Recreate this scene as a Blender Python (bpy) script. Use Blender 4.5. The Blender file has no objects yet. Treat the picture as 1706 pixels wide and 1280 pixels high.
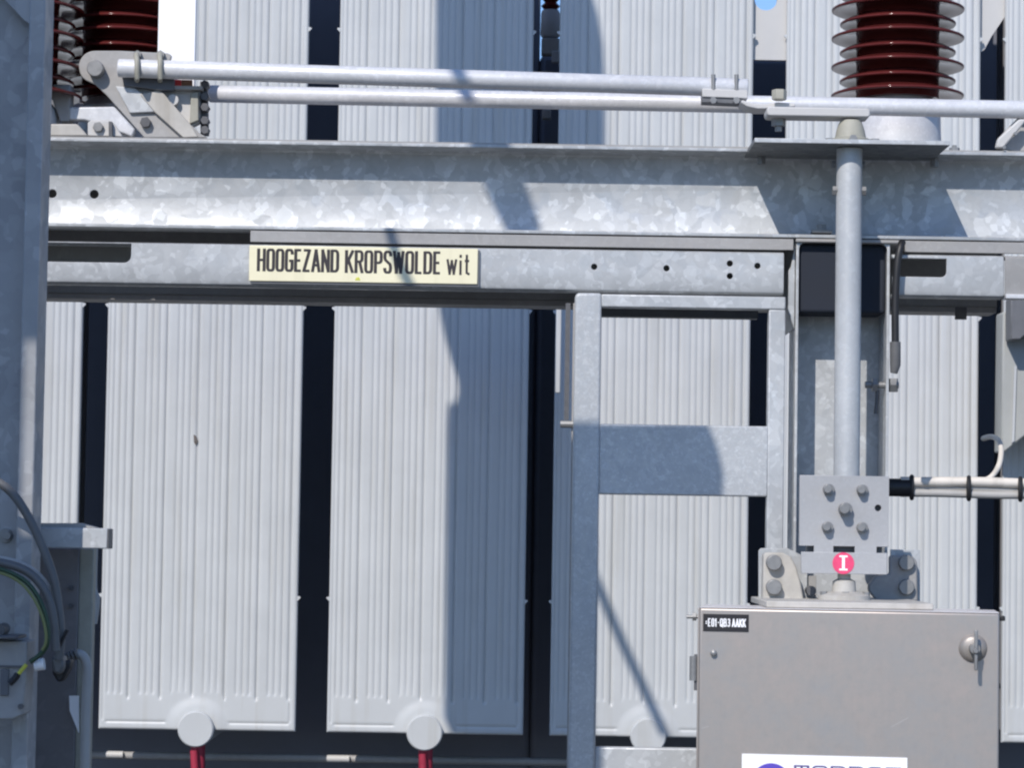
import bpy, bmesh, math, random
from mathutils import Vector, Matrix
random.seed(7)
S = bpy.context.scene
COL = S.collection
# ------------------------------------------------------------------ camera
EYE = 1.7; F = 4500.0; PITCH = math.radians(3.0); ROLL = 0.0155
fw = Vector((0, math.cos(PITCH), math.sin(PITCH)))
r0 = Vector((1, 0, 0)); u0 = Vector((0, -math.sin(PITCH), math.cos(PITCH)))
cu = u0*math.cos(ROLL) - r0*math.sin(ROLL)
cr = r0*math.cos(ROLL) + u0*math.sin(ROLL)
cd = bpy.data.cameras.new('camera'); cam = bpy.data.objects.new('camera', cd); COL.objects.link(cam)
m = Matrix(((cr.x, cu.x, -fw.x, 0), (cr.y, cu.y, -fw.y, 0), (cr.z, cu.z, -fw.z, EYE), (0, 0, 0, 1)))
cam.matrix_world = m
cd.sensor_width = 36; cd.lens = 36*F/1706; cd.clip_end = 2000; cd.clip_start = .05
S.camera = cam
cd.dof.use_dof = True; cd.dof.focus_distance = 6.2; cd.dof.aperture_fstop = 14
# ------------------------------------------------------------------ light
SUN = Vector((0.42, 1.0, -0.90)).normalized()
w = bpy.data.worlds.new('World'); S.world = w; w.use_nodes = True
nt = w.node_tree; bg = nt.nodes['Background']
sky = nt.nodes.new('ShaderNodeTexSky'); sky.sky_type = 'NISHITA'; sky.sun_disc = False
sky.sun_elevation = math.asin(-SUN.z)
sky.sun_rotation = math.atan2(-SUN.x, -SUN.y)
sky.altitude = 0; sky.air_density = 1.0; sky.dust_density = .4; sky.ozone_density = 3.0
tn = nt.nodes.new('ShaderNodeMix'); tn.data_type = 'RGBA'; tn.blend_type = 'MULTIPLY'; tn.inputs[0].default_value = 1
tn.inputs[7].default_value = (.74, .86, 1.06, 1)
nt.links.new(sky.outputs[0], tn.inputs[6]); nt.links.new(tn.outputs[2], bg.inputs[0]); bg.inputs[1].default_value = 0.15
sl = bpy.data.lights.new('sun', 'SUN'); sl.energy = 3.85; sl.angle = math.radians(.5); sl.color = (1, .94, .88)
so = bpy.data.objects.new('sun', sl); COL.objects.link(so); so.location = (-8, -20, 20)
so.rotation_euler = SUN.to_track_quat('-Z', 'Y').to_euler()
S.view_settings.view_transform = 'Standard'; S.view_settings.look = 'None'
S.view_settings.exposure = 0.0; S.view_settings.gamma = 1
S.cycles.max_bounces = 6
try: S.cycles.filter_width = 2.2
except Exception: pass
# ------------------------------------------------------------------ materials
def newmat(name, col=(.5, .5, .5), rough=.5, metal=0.0, coat=0.0, spec=.5):
    mt = bpy.data.materials.new(name); mt.use_nodes = True
    b = mt.node_tree.nodes['Principled BSDF']
    b.inputs['Base Color'].default_value = (*col, 1); b.inputs['Roughness'].default_value = rough
    b.inputs['Metallic'].default_value = metal; b.inputs['Coat Weight'].default_value = coat
    b.inputs['Coat Roughness'].default_value = .06
    b.inputs['Specular IOR Level'].default_value = spec if 'porcelain' not in name else .22
    return mt, mt.node_tree, b
def N(nt, t, **k):
    n = nt.nodes.new(t)
    for a, v in k.items():
        if a.startswith('i_'): n.inputs[a[2:].replace('_', ' ')].default_value = v
        else: setattr(n, a, v)
    return n
def ramp(nt, src, stops, interp='LINEAR'):
    r = nt.nodes.new('ShaderNodeValToRGB'); r.color_ramp.interpolation = interp
    el = r.color_ramp.elements
    while len(el) < len(stops): el.new(.5)
    for e, (p, c) in zip(el, stops):
        e.position = p; e.color = (c, c, c, 1) if not isinstance(c, tuple) else (*c, 1)
    nt.links.new(src, r.inputs[0]); return r.outputs[0]
def mixc(nt, fac, a, b, mode='MIX'):
    n = nt.nodes.new('ShaderNodeMix'); n.data_type = 'RGBA'; n.blend_type = mode
    if isinstance(fac, float): n.inputs[0].default_value = fac
    else: nt.links.new(fac, n.inputs[0])
    for i, s in ((6, a), (7, b)):
        if isinstance(s, tuple): n.inputs[i].default_value = (*s, 1)
        else: nt.links.new(s, n.inputs[i])
    return n.outputs[2]
def coords(nt):
    t = nt.nodes.new('ShaderNodeNewGeometry')   # world position: metal grain keeps its real size
    return t.outputs['Position']
def galv(name, base=.50, scale=45, bright=.30, metal=.25, rough=.45, tint=(.96, .99, 1.0), streak=False):
    mt, nt, b = newmat(name, rough=rough, metal=metal)
    p = coords(nt)
    n1 = N(nt, 'ShaderNodeTexNoise', i_Scale=scale*.6, i_Detail=3.0); nt.links.new(p, n1.inputs['Vector'])
    off = N(nt, 'ShaderNodeVectorMath', operation='SCALE'); nt.links.new(n1.outputs['Color'], off.inputs[0]); off.inputs['Scale'].default_value = 1.4/scale
    add = N(nt, 'ShaderNodeVectorMath', operation='ADD'); nt.links.new(p, add.inputs[0]); nt.links.new(off.outputs[0], add.inputs[1])
    v = N(nt, 'ShaderNodeTexVoronoi', i_Scale=scale); nt.links.new(add.outputs[0], v.inputs['Vector'])
    sep = N(nt, 'ShaderNodeSeparateColor'); nt.links.new(v.outputs['Color'], sep.inputs[0])
    v2 = N(nt, 'ShaderNodeTexVoronoi', i_Scale=scale*2.3); nt.links.new(add.outputs[0], v2.inputs['Vector'])
    sep2 = N(nt, 'ShaderNodeSeparateColor'); nt.links.new(v2.outputs['Color'], sep2.inputs[0])
    big = N(nt, 'ShaderNodeTexNoise', i_Scale=4.0, i_Detail=4.0); nt.links.new(p, big.inputs['Vector'])
    lo, hi = base*(1-bright*.35), base*(1+bright*.25)
    c1 = ramp(nt, sep.outputs[0], [(0, lo), (.75, base), (.82, hi), (1, hi*(1+bright*.5))])
    c2 = ramp(nt, sep2.outputs[1], [(0, lo), (.8, base), (.9, hi*(1+bright*.4)), (1, hi*(1+bright*.8))])
    c = mixc(nt, .45, c1, c2)
    bg_ = ramp(nt, big.outputs['Fac'], [(.3, .88), (.7, 1.06)])
    c = mixc(nt, 1.0, c, bg_, 'MULTIPLY')
    c = mixc(nt, 1.0, c, tint, 'MULTIPLY')
    nt.links.new(c, b.inputs['Base Color'])
    rr = ramp(nt, sep.outputs[1], [(0, rough-.1), (1, rough+.15)]); nt.links.new(rr, b.inputs['Roughness'])
    bp = N(nt, 'ShaderNodeBump', i_Strength=.08, i_Distance=.002); nt.links.new(n1.outputs['Fac'], bp.inputs['Height'])
    nt.links.new(bp.outputs[0], b.inputs['Normal'])
    return mt
def painted(name, col, rough=.45, var=.06, dirt=None, metal=0.0, coat=0.0, scale=6.0):
    mt, nt, b = newmat(name, col, rough, metal, coat)
    p = coords(nt)
    n1 = N(nt, 'ShaderNodeTexNoise', i_Scale=scale, i_Detail=6.0, i_Roughness=.65); nt.links.new(p, n1.inputs['Vector'])
    f = ramp(nt, n1.outputs['Fac'], [(.3, 1-var), (.7, 1+var*.5)])
    c = mixc(nt, 1.0, col, f, 'MULTIPLY')
    if dirt:
        st = N(nt, 'ShaderNodeMapping'); st.inputs['Scale'].default_value = (30, 30, 1.5); nt.links.new(p, st.inputs[0])
        n2 = N(nt, 'ShaderNodeTexNoise', i_Scale=1.0, i_Detail=5.0); nt.links.new(st.outputs[0], n2.inputs['Vector'])
        k = ramp(nt, n2.outputs['Fac'], [(.52, 0.0), (.75, dirt[1])])
        c = mixc(nt, k, c, dirt[0])
    nt.links.new(c, b.inputs['Base Color'])
    r = ramp(nt, n1.outputs['Fac'], [(.3, max(0, rough-.06)), (.7, rough+.08)]); nt.links.new(r, b.inputs['Roughness'])
    return mt
def stainless():
    mt, nt, b = newmat('stainless', rough=.38, metal=.6)
    p = coords(nt)
    st = N(nt, 'ShaderNodeMapping'); st.inputs['Scale'].default_value = (160, 160, 9); nt.links.new(p, st.inputs[0])
    n2 = N(nt, 'ShaderNodeTexNoise', i_Scale=1.0, i_Detail=4.0); nt.links.new(st.outputs[0], n2.inputs['Vector'])
    n1 = N(nt, 'ShaderNodeTexNoise', i_Scale=11.0, i_Detail=7.0, i_Roughness=.75); nt.links.new(p, n1.inputs['Vector'])
    n3 = N(nt, 'ShaderNodeTexNoise', i_Scale=60.0, i_Detail=3.0); nt.links.new(p, n3.inputs['Vector'])
    c = ramp(nt, n1.outputs['Fac'], [(.25, (.50, .425, .375)), (.5, (.43, .39, .355)), (.75, (.375, .37, .36))])
    d = ramp(nt, n3.outputs['Fac'], [(.2, .95), (.5, 1.0)])
    c = mixc(nt, 1.0, c, d, 'MULTIPLY')
    a = ramp(nt, n2.outputs['Fac'], [(.3, .988), (.7, 1.008)])
    c = mixc(nt, 1.0, c, a, 'MULTIPLY')
    nt.links.new(c, b.inputs['Base Color'])
    nt.links.new(ramp(nt, n1.outputs['Fac'], [(.3, .40), (.7, .48)]), b.inputs['Roughness'])
    return mt
M = {}
M['galv'] = galv('galvanised_spangle', .475, 33, .46)
M['galv2'] = galv('galvanised_fine', .50, 120, .24, metal=.2)
M['galv3'] = galv('galvanised_soft', .51, 42, .32, metal=.15)
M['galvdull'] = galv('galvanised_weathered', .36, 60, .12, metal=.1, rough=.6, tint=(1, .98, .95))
M['alu'] = galv('aluminium_tube', .66, 90, .16, metal=.1, rough=.42, tint=(.97, .98, 1.0))
M['pipegalv'] = galv('galvanised_pipe', .52, 80, .12, metal=.15, rough=.42)
M['darkgalv'] = galv('galvanised_dark', .20, 40, .2, metal=.3, rough=.5)  # shade under the bearing plate is put into this darker tone
M['rooflight'] = painted('bare_roof_sheet', (.74, .70, .69), .35, .06, metal=.3)  # sun glare on the cabinet roof is put into the pale colour
M['rose'] = painted('handle_steel', (.33, .30, .27), .4, .1, metal=.4)
M['postbrown'] = galv('weathered_brown_post', .20, 30, .2, metal=.05, rough=.7, tint=(1, .93, .92))
M['rust'] = painted('rust_grey', (.13, .11, .10), .8, .3, scale=80)
M['coupling'] = galv('galvanised_plate', .40, 150, .08, metal=.1, rough=.55, tint=(.98,.99,1.0))
M['fin'] = painted('radiator_paint', (.535, .55, .55), .40, .05, dirt=((.42, .41, .37), .5))
_t = M['fin'].node_tree; _b = _t.nodes['Principled BSDF']; _l = _b.inputs['Base Color'].links[0].from_socket
_oi = _t.nodes.new('ShaderNodeObjectInfo'); _r = ramp(_t, _oi.outputs['Random'], [(0, .955), (1, 1.03)])
_t.links.new(mixc(_t, 1.0, _l, _r, 'MULTIPLY'), _b.inputs['Base Color'])
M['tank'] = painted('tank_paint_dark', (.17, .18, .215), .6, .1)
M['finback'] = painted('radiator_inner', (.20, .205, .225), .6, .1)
M['beige'] = painted('cast_beige', (.48, .46, .42), .55, .14, dirt=((.3, .27, .22), .5), scale=25)
M['olive'] = painted('cast_olive', (.36, .35, .29), .6, .15, scale=30)
M['lug'] = painted('pale_plate', (.55, .54, .52), .5, .06)
M['navy'] = painted('navy_paint', (.010, .014, .028), .9, .2)  # shade put into an even dark blue
M['navy2'] = painted('dark_cover', (.022, .028, .042), .9, .2)  # shade of the column recess put into the colour
M['white'] = painted('white_paint', (.93, .93, .93), .4, .01)
M['steel'] = painted('bolt_steel', (.27, .27, .265), .45, .15, metal=.4, scale=60)
M['darksteel'] = painted('dark_bolt', (.12, .12, .125), .5, .2, metal=.3, scale=60)
M['black'] = painted('black_rubber', (.018, .018, .02), .5, .2, scale=30)
M['cablegrey'] = painted('grey_cable', (.13, .13, .13), .45, .15, scale=30)
M['cablewhite'] = painted('cream_cable', (.74, .69, .62), .4, .08, dirt=((.35, .33, .3), .5), scale=20)
M['cableshade'] = painted('grey_white_cable', (.42, .41, .39), .45, .1, scale=20)
M['green'] = painted('earth_green', (.03, .07, .035), .4, .1); M['yellow'] = painted('earth_yellow', (.62, .62, .08), .4, .1)
M['yellow2'] = painted('olive_wire', (.20, .22, .08), .5, .1)
M['signcream'] = painted('sign_cream', (.86, .80, .56), .35, .05, dirt=((.5, .45, .3), .25), scale=9)
M['signink'] = painted('sign_ink', (.035, .028, .03), .5, .1)
M['labelblack'] = painted('label_black', (.02, .018, .02), .4, .1)
M['red'] = painted('red_paint', (.38, .03, .06), .45, .15, scale=40)
M['pink'] = painted('red_sticker', (.80, .07, .18), .5, .12, scale=80)
M['purple'] = painted('purple_ink', (.12, .08, .50), .4, .05)
M['greyink'] = painted('grey_ink', (.12, .10, .26), .4, .05)
M['stainless'] = stainless()
M['darkcast'] = painted('dark_cast', (.14, .145, .155), .55, .15, scale=30)
M['post'] = galv('galvanised_post', .38, 24, .36, metal=.15, rough=.5, tint=(.96, .98, 1.0))
M['porcelain'] = painted('brown_porcelain', (.11, .020, .018), .09, .15, coat=.08, scale=12)
M['gravel'] = painted('gravel_grey', (.09, .09, .085), .9, .4, scale=40)
M['greygreen'] = painted('grey_green_paint', (.40, .41, .39), .5, .1)
M['orangered'] = painted('warning_label', (.70, .05, .05), .45, .1)
M['brownlab'] = painted('brown_label', (.25, .12, .06), .5, .1)
# ------------------------------------------------------------------ pixel -> world at a measured depth
def P(px, py, Y):
    d = fw + cr*((px-853)/F) + cu*(-(py-640)/F)
    k = Y/d.y
    return Vector((d.x*k, Y, EYE+d.z*k))
def X(px, Y, py=640): return P(px, py, Y).x
def Z(py, Y, px=853): return P(px, py, Y).z
def R(r, Y): return r*Y/F
# ------------------------------------------------------------------ mesh helper
class MB:
    def __init__(s): s.bm = bmesh.new()
    def box(s, x0, x1, y0, y1, z0, z1):
        vs = [s.bm.verts.new((x, y, z)) for x in (x0, x1) for y in (y0, y1) for z in (z0, z1)]
        for f in ((0, 1, 3, 2), (4, 6, 7, 5), (0, 4, 5, 1), (2, 3, 7, 6), (0, 2, 6, 4), (1, 5, 7, 3)):
            s.bm.faces.new([vs[i] for i in f])
        return s
    def bpx(s, px0, px1, py0, py1, Y, dep, ry=None, rx=None):
        ry = (py0+py1)/2 if ry is None else ry; rx = (px0+px1)/2 if rx is None else rx
        return s.box(X(px0, Y, ry), X(px1, Y, ry), Y, Y+dep, Z(py1, Y, rx), Z(py0, Y, rx))
    def prism(s, pts, y0, y1):
        """pts: (x,z) outline in the XZ plane"""
        a = [s.bm.verts.new((x, y0, z)) for x, z in pts]; b = [s.bm.verts.new((x, y1, z)) for x, z in pts]
        n = len(pts)
        s.bm.faces.new(a); s.bm.faces.new(b[::-1])
        for i in range(n): s.bm.faces.new((a[i], b[i], b[(i+1) % n], a[(i+1) % n]))
        return s
    def ppx(s, pts, Y, dep):
        q = [P(x, y, Y) for x, y in pts]
        return s.prism([(v.x, v.z) for v in q], Y, Y+dep)
    def prism_yz(s, pts, x0, x1):
        a = [s.bm.verts.new((x0, y, z)) for y, z in pts]; b = [s.bm.verts.new((x1, y, z)) for y, z in pts]
        n = len(pts); s.bm.faces.new(a); s.bm.faces.new(b[::-1])
        for i in range(n): s.bm.faces.new((a[i], b[i], b[(i+1) % n], a[(i+1) % n]))
        return s
    def tube(s, path, r, seg=20, cap=True):
        path = [Vector(p) for p in path]; n = len(path)
        rr = r if isinstance(r, (list, tuple)) else [r]*n
        rings = []; up = None
        for i, p in enumerate(path):
            t = (path[min(i+1, n-1)]-path[max(i-1, 0)]).normalized()
            if up is None: up = Vector((0, 0, 1)) if abs(t.z) < .9 else Vector((1, 0, 0))
            a = t.cross(up).normalized(); b = a.cross(t).normalized(); up = b
            rings.append([s.bm.verts.new(p+(a*math.cos(2*math.pi*k/seg)+b*math.sin(2*math.pi*k/seg))*rr[i]) for k in range(seg)])
        for i in range(n-1):
            for k in range(seg):
                s.bm.faces.new((rings[i][k], rings[i][(k+1) % seg], rings[i+1][(k+1) % seg], rings[i+1][k]))
        if cap:
            s.bm.faces.new(rings[0][::-1]); s.bm.faces.new(rings[-1])
        return s
    def cyl(s, p0, p1, r, seg=24): return s.tube([p0, p1], r, seg)
    def hexhead(s, px, py, r, Y, dep, rot=.2, seg=6):
        c = P(px, py, Y); rr = R(r, Y)
        s.prism([(c.x+rr*math.cos(rot+2*math.pi*k/seg), c.z+rr*math.sin(rot+2*math.pi*k/seg)) for k in range(seg)], Y, Y+dep)
        return s
    def disc(s, px, py, r, Y, dep, seg=32): return s.hexhead(px, py, r, Y, dep, 0, seg)
    def lathe(s, c, prof, seg=48):
        rings = [[s.bm.verts.new((c[0]+r*math.cos(2*math.pi*k/seg), c[1]+r*math.sin(2*math.pi*k/seg), z)) for k in range(seg)] for r, z in prof]
        for a, b in zip(rings, rings[1:]):
            for k in range(seg): s.bm.faces.new((a[k], a[(k+1) % seg], b[(k+1) % seg], b[k]))
        s.bm.faces.new(rings[0][::-1]); s.bm.faces.new(rings[-1])
        return s
    def build(s, name, mat, parent=None, bev=0.0, smooth=True, cut=None, ang=35, seg=2):
        bmesh.ops.recalc_face_normals(s.bm, faces=s.bm.faces)
        me = bpy.data.meshes.new(name); s.bm.to_mesh(me); s.bm.free()
        o = bpy.data.objects.new(name, me); COL.objects.link(o)
        if cut is not None:
            bmesh.ops.recalc_face_normals(cut.bm, faces=cut.bm.faces)
            cm = bpy.data.meshes.new('c'); cut.bm.to_mesh(cm); cut.bm.free()
            co = bpy.data.objects.new('c', cm); COL.objects.link(co)
            md = o.modifiers.new('b', 'BOOLEAN'); md.object = co; md.operation = 'DIFFERENCE'; md.solver = 'EXACT'
            dg = bpy.context.evaluated_depsgraph_get()
            nm = bpy.data.meshes.new_from_object(o.evaluated_get(dg)); o.modifiers.clear(); o.data = nm; nm.name = name
            bpy.data.objects.remove(co); me = nm
        me.materials.clear(); me.materials.append(M[mat] if isinstance(mat, str) else mat)
        if parent is not None:
            base = Vector(parent.get('_base', (0, 0, 0)))
            me.transform(Matrix.Translation(-base)); o['_base'] = tuple(base)
            o.parent = parent
        else:
            # origin at the mesh's own base
            co = [v.co for v in me.vertices]
            c = Vector(((min(v.x for v in co)+max(v.x for v in co))/2, (min(v.y for v in co)+max(v.y for v in co))/2, min(v.z for v in co)))
            me.transform(Matrix.Translation(-c)); o.location = c; o['_base'] = tuple(c)
        if bev > 0:
            b = o.modifiers.new('bevel', 'BEVEL'); b.width = bev; b.segments = seg; b.limit_method = 'ANGLE'; b.angle_limit = math.radians(30)
            b.harden_normals = False
        if smooth:
            me.polygons.foreach_set('use_smooth', [True]*len(me.polygons))
            try: me.set_sharp_from_angle(angle=math.radians(ang))
            except Exception: pass
        return o
def tag(o, label=None, cat=None, group=None, kind=None):
    if label: o['label'] = label
    if cat: o['category'] = cat
    if group: o['group'] = group
    if kind: o['kind'] = kind
    return o
def thing(name, loc, label, cat, group=None):
    o = bpy.data.objects.new(name, None); COL.objects.link(o); o.empty_display_size = .05
    o.location = loc; o['_base'] = tuple(loc); tag(o, label, cat, group); return o
def _arc(cx, cz, rx, rz, a0, a1, n=7):
    return [(cx+rx*math.cos(math.radians(a0+(a1-a0)*k/n)), cz+rz*math.sin(math.radians(a0+(a1-a0)*k/n))) for k in range(n+1)]
_O = _arc(.72, .84, .28, .16, 0, 90)+_arc(.28, .84, .28, .16, 90, 180)+_arc(.28, .16, .28, .16, 180, 270)+_arc(.72, .16, .28, .16, 270, 360)
_O = _O+[_O[0]]
GL = {'H': (1, [[(0, 0), (0, 1)], [(1, 0), (1, 1)], [(0, .5), (1, .5)]]),
 'O': (1, [_O]), '0': (.9, [_O]), 'Q': (1, [_O, [(.55, .2), (1.05, -.08)]]),
 'G': (1, [_arc(.72, .84, .28, .16, 0, 90)+_arc(.28, .84, .28, .16, 90, 180)+_arc(.28, .16, .28, .16, 180, 270)+_arc(.72, .16, .28, .16, 270, 360)+[(1, .48), (.55, .48)]]),
 'E': (.85, [[(1, 1), (0, 1), (0, 0), (1, 0)], [(0, .5), (.85, .5)]]),
 'Z': (.9, [[(0, 1), (1, 1), (0, 0), (1, 0)]]),
 'A': (1.1, [[(0, 0), (.5, 1), (1, 0)], [(.2, .28), (.8, .28)]]),
 'N': (1, [[(0, 0), (0, 1), (1, 0), (1, 1)]]),
 'D': (1, [[(0, 0), (0, 1), (.5, 1)]+_arc(.6, .8, .4, .2, 90, 0)+_arc(.6, .2, .4, .2, 0, -90)+[(.5, 0), (0, 0)]]),
 'K': (1, [[(0, 0), (0, 1)], [(1, 1), (.12, .42)], [(.35, .58), (1, 0)]]),
 'R': (1, [[(0, 0), (0, 1), (.5, 1)]+_arc(.6, .86, .38, .14, 90, 0)+_arc(.6, .64, .38, .14, 0, -90)+[(0, .5)], [(.6, .5), (1, 0)]]),
 'P': (.95, [[(0, 0), (0, 1), (.5, 1)]+_arc(.6, .86, .4, .14, 90, 0)+_arc(.6, .60, .4, .14, 0, -90)+[(0, .46)]]),
 'B': (1, [[(0, 0), (0, 1), (.5, 1)]+_arc(.6, .88, .35, .12, 90, 0)+_arc(.6, .65, .35, .12, 0, -90)+[(0, .53)], [(.5, .53)]+_arc(.6, .40, .4, .13, 90, 0)+_arc(.6, .13, .4, .13, 0, -90)+[(0, 0)]]),
 'S': (.95, [_arc(.7, .84, .3, .16, 0, 90)+_arc(.3, .84, .3, .16, 90, 180)+[(0, .7), (.1, .6), (.9, .4), (1, .3)]+_arc(.7, .16, .3, .16, 0, -90)+_arc(.3, .16, .3, .16, 270, 180)]),
 'W': (1.45, [[(0, 1), (.25, 0), (.5, .95), (.75, 0), (1, 1)]]), 'L': (.8, [[(0, 1), (0, 0), (1, 0)]]),
 'w': (1.4, [[(0, .72), (.25, 0), (.5, .68), (.75, 0), (1, .72)]]), 'i': (.3, [[(.5, 0), (.5, .66)], [(.5, .93), (.5, .97)]]),
 't': (.6, [[(.45, .98), (.45, .06), (1.0, .0)], [(0, .70), (1, .70)]]),
 '1': (.5, [[(0, .8), (.6, 1), (.6, 0)]]), '3': (.9, [_arc(.6, .86, .4, .14, 150, 0)+_arc(.6, .64, .35, .12, 0, -90)+_arc(.6, .38, .4, .14, 90, 0)+_arc(.5, .16, .5, .16, 0, -160)]),
 '=': (.6, [[(0, .62), (1, .62)], [(0, .36), (1, .36)]]), '-': (.5, [[(0, .5), (1, .5)]]),
 'T': (1, [[(0, 1), (1, 1)], [(.5, 0), (.5, 1)], [(.25, 0), (.75, 0)], [(0, .82), (0, 1)], [(1, .82), (1, 1)]]), ' ': (.5, [])}
def stroke_text(body, name, mat, parent, x, y, z, width, height, sx, sz, gap=.42, th=.0006):
    """condensed sign lettering: every stroke a ribbon; sx, sz = half stroke widths"""
    tot = sum(GL[c][0] for c in body)+gap*(len(body)-1)
    k = (width-2*sx)/tot; h = height-2*sz
    mb = MB(); bm = mb.bm; pos = x+sx; n_ = 0
    for c in body:
        gw, polys = GL[c]
        parts_ = []
        for pl in polys:
            cur = [pl[0]]
            for q_ in range(1, len(pl)):
                cur.append(pl[q_])
                if q_ < len(pl)-1:
                    ua = Vector(((pl[q_][0]-pl[q_-1][0])*gw*k, (pl[q_][1]-pl[q_-1][1])*h)).normalized()
                    ub = Vector(((pl[q_+1][0]-pl[q_][0])*gw*k, (pl[q_+1][1]-pl[q_][1])*h)).normalized()
                    if ua.dot(ub) < .3: parts_.append(cur); cur = [pl[q_]]
            parts_.append(cur)
        for pl in parts_:
            pts = [Vector((pos+a*gw*k, z+sz+b*h)) for a, b in pl]
            closed = (pts[0]-pts[-1]).length < 1e-6
            L, Rr = [], []
            m_ = len(pts)
            for i in range(m_):
                dp_ = (pts[i]-pts[i-1]) if i > 0 else ((pts[0]-pts[-2]) if closed else pts[1]-pts[0])
                dn_ = (pts[i+1]-pts[i]) if i < m_-1 else ((pts[1]-pts[0]) if closed else pts[-1]-pts[-2])
                def nor(d):
                    d = d.normalized(); return Vector((-d.y, d.x))
                a_, b_ = nor(dp_), nor(dn_); q = a_+b_
                q = q/max(.55, q.length_squared/2) if q.length > 1e-6 else a_
                e = Vector((0, 0))
                if not closed and i in (0, m_-1):
                    d_ = (dn_ if i == 0 else dp_).normalized()*(-1 if i == 0 else 1); e = Vector((d_.x*sx, d_.y*sz))*(.9 if abs(d_.x) < .99 else .3)
                off = Vector((q.x*sx, q.y*sz))
                L.append(pts[i]+off+e); Rr.append(pts[i]-off+e)
            yy = y-th-n_*2.5e-5; n_ = (n_+1) % 6
            va = [bm.verts.new((p.x, yy, p.y)) for p in L]; vb = [bm.verts.new((p.x, yy, p.y)) for p in Rr]
            wa = [bm.verts.new((p.x, y, p.y)) for p in L]; wb = [bm.verts.new((p.x, y, p.y)) for p in Rr]
            for i in range(m_-1):
                bm.faces.new((va[i], va[i+1], vb[i+1], vb[i])); bm.faces.new((va[i], wa[i], wa[i+1], va[i+1])); bm.faces.new((vb[i], vb[i+1], wb[i+1], wb[i]))
            if not closed:
                for i in (0, -1): bm.faces.new((va[i], vb[i], wb[i], wa[i]))
        pos += (gw+gap)*k
    return mb.build(name, mat, parent, smooth=False)
# ================================================================== GROUND
g = MB().box(-400, 400, -400, 400, -.3, 0).build('ground', 'gravel', smooth=False); tag(g, kind='structure')
# ================================================================== RADIATORS (six batteries)
YF = 8.4
px2m = YF/F
def fin_panel(x0, x1, ztop, zbot, name, parent):
    """pressed steel front panel: fluted height field with plain foot, arch and crease"""
    W = x1-x0
    u = px2m
    wpx = W/u
    grooves = []
    ends = [48+53.2*i for i in range(6)]
    for k, e in enumerate(ends):
        for off, dp, wd in ((-33.5, .55, 2.6), (-23, .55, 2.6), (-12, .6, 2.6), (0, 1.0, 2.8)):
            q = e+off
            if 8 < q < wpx-6: grooves.append((q, dp*.0062, wd))
    xs = sorted(set([round(i*1.55, 3) for i in range(int(wpx/1.55)+1)] + [wpx]))
    H = (ztop-zbot)/u
    # rows by distance (px) above the foot
    rows = [0, .8, 1.8, 3, 5, 7, 9, 11, 12, 13, 14, 16, 18, 20] + [20+2.2*i for i in range(1, 20)] + [66, 90, 300, 600, 900, H-90, H-30, H-10, H]
    rows = sorted(r for r in set(rows) if r <= H)
    bm = bmesh.new(); cx = wpx/2
    grid = []
    for h in rows:
        line = []
        for x in xs:
            y = 0.0
            ge = 57 if abs(x-cx) > 43 else 62
            for q, dp, wd in grooves:
                d = abs(x-q)
                if d < wd*1.6:
                    main = dp > .0058
                    a = max(0, min(1, (h-(ge-(8 if main else 0)))/6))
                    y += dp*math.exp(-(d/wd)**2*1.6)*a
            # crease above the foot
            rr = math.hypot(x-cx, h-3)
            if 9 < x < wpx-9 and rr > 50:
                f = min(1, (x-9)/4, (wpx-9-x)/4, (rr-50)/6)
                y += .0026*math.exp(-((h-13)/2.0)**2)*f
            # vertical crease along both sides
            for q in (6.5, wpx-9.5):
                y += .0028*math.exp(-((x-q)/1.8)**2)*min(1, max(0, (h-13)/5))
            # raised arch round the pipe end
            if rr < 56: k_ = max(0, min(1, (55-rr)/20)); y -= .0055*k_*k_*(3-2*k_)
            # rounded edges
            e = min(x, wpx-x, h+.0)
            if e < 3.5: y += .006*(1-e/3.5)**2
            line.append(bm.verts.new((x0+x*u, YF+y, zbot+h*u)))
        grid.append(line)
    for a, b in zip(grid, grid[1:]):
        for i in range(len(a)-1): bm.faces.new((a[i], a[i+1], b[i+1], b[i]))
    # rim returning to the back
    def rim(vs):
        w2 = [bm.verts.new((v.co.x, YF+.02, v.co.z)) for v in vs]
        for i in range(len(vs)-1): bm.faces.new((vs[i], w2[i], w2[i+1], vs[i+1]))
    rim(grid[0]); rim([l[0] for l in grid]); rim([l[-1] for l in grid]); rim(grid[-1])
    k = MB(); k.bm.free(); k.bm = bm
    return k.build(name, 'fin', parent, ang=60)
fins = [(-197, 130, 'leftmost ribbed grey radiator, half behind the steel post', 1), (172, 499, 'ribbed grey radiator with a small rust chip, below the left half of the name sign', 1),
        (551, 877, 'ribbed grey radiator right of the name sign with its right half in shadow', 1),
        (921, 1247, 'ribbed grey radiator seen through the two windows of the steel frame', 1),
        (1303, 1629, 'ribbed grey radiator behind the steel column and the cable bundle', 0), (1671, 1998, 'rightmost ribbed grey radiator cut off by the photo edge', 0)]
ZB = Z(1226, YF, 853); ZT = EYE+2.25
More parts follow.
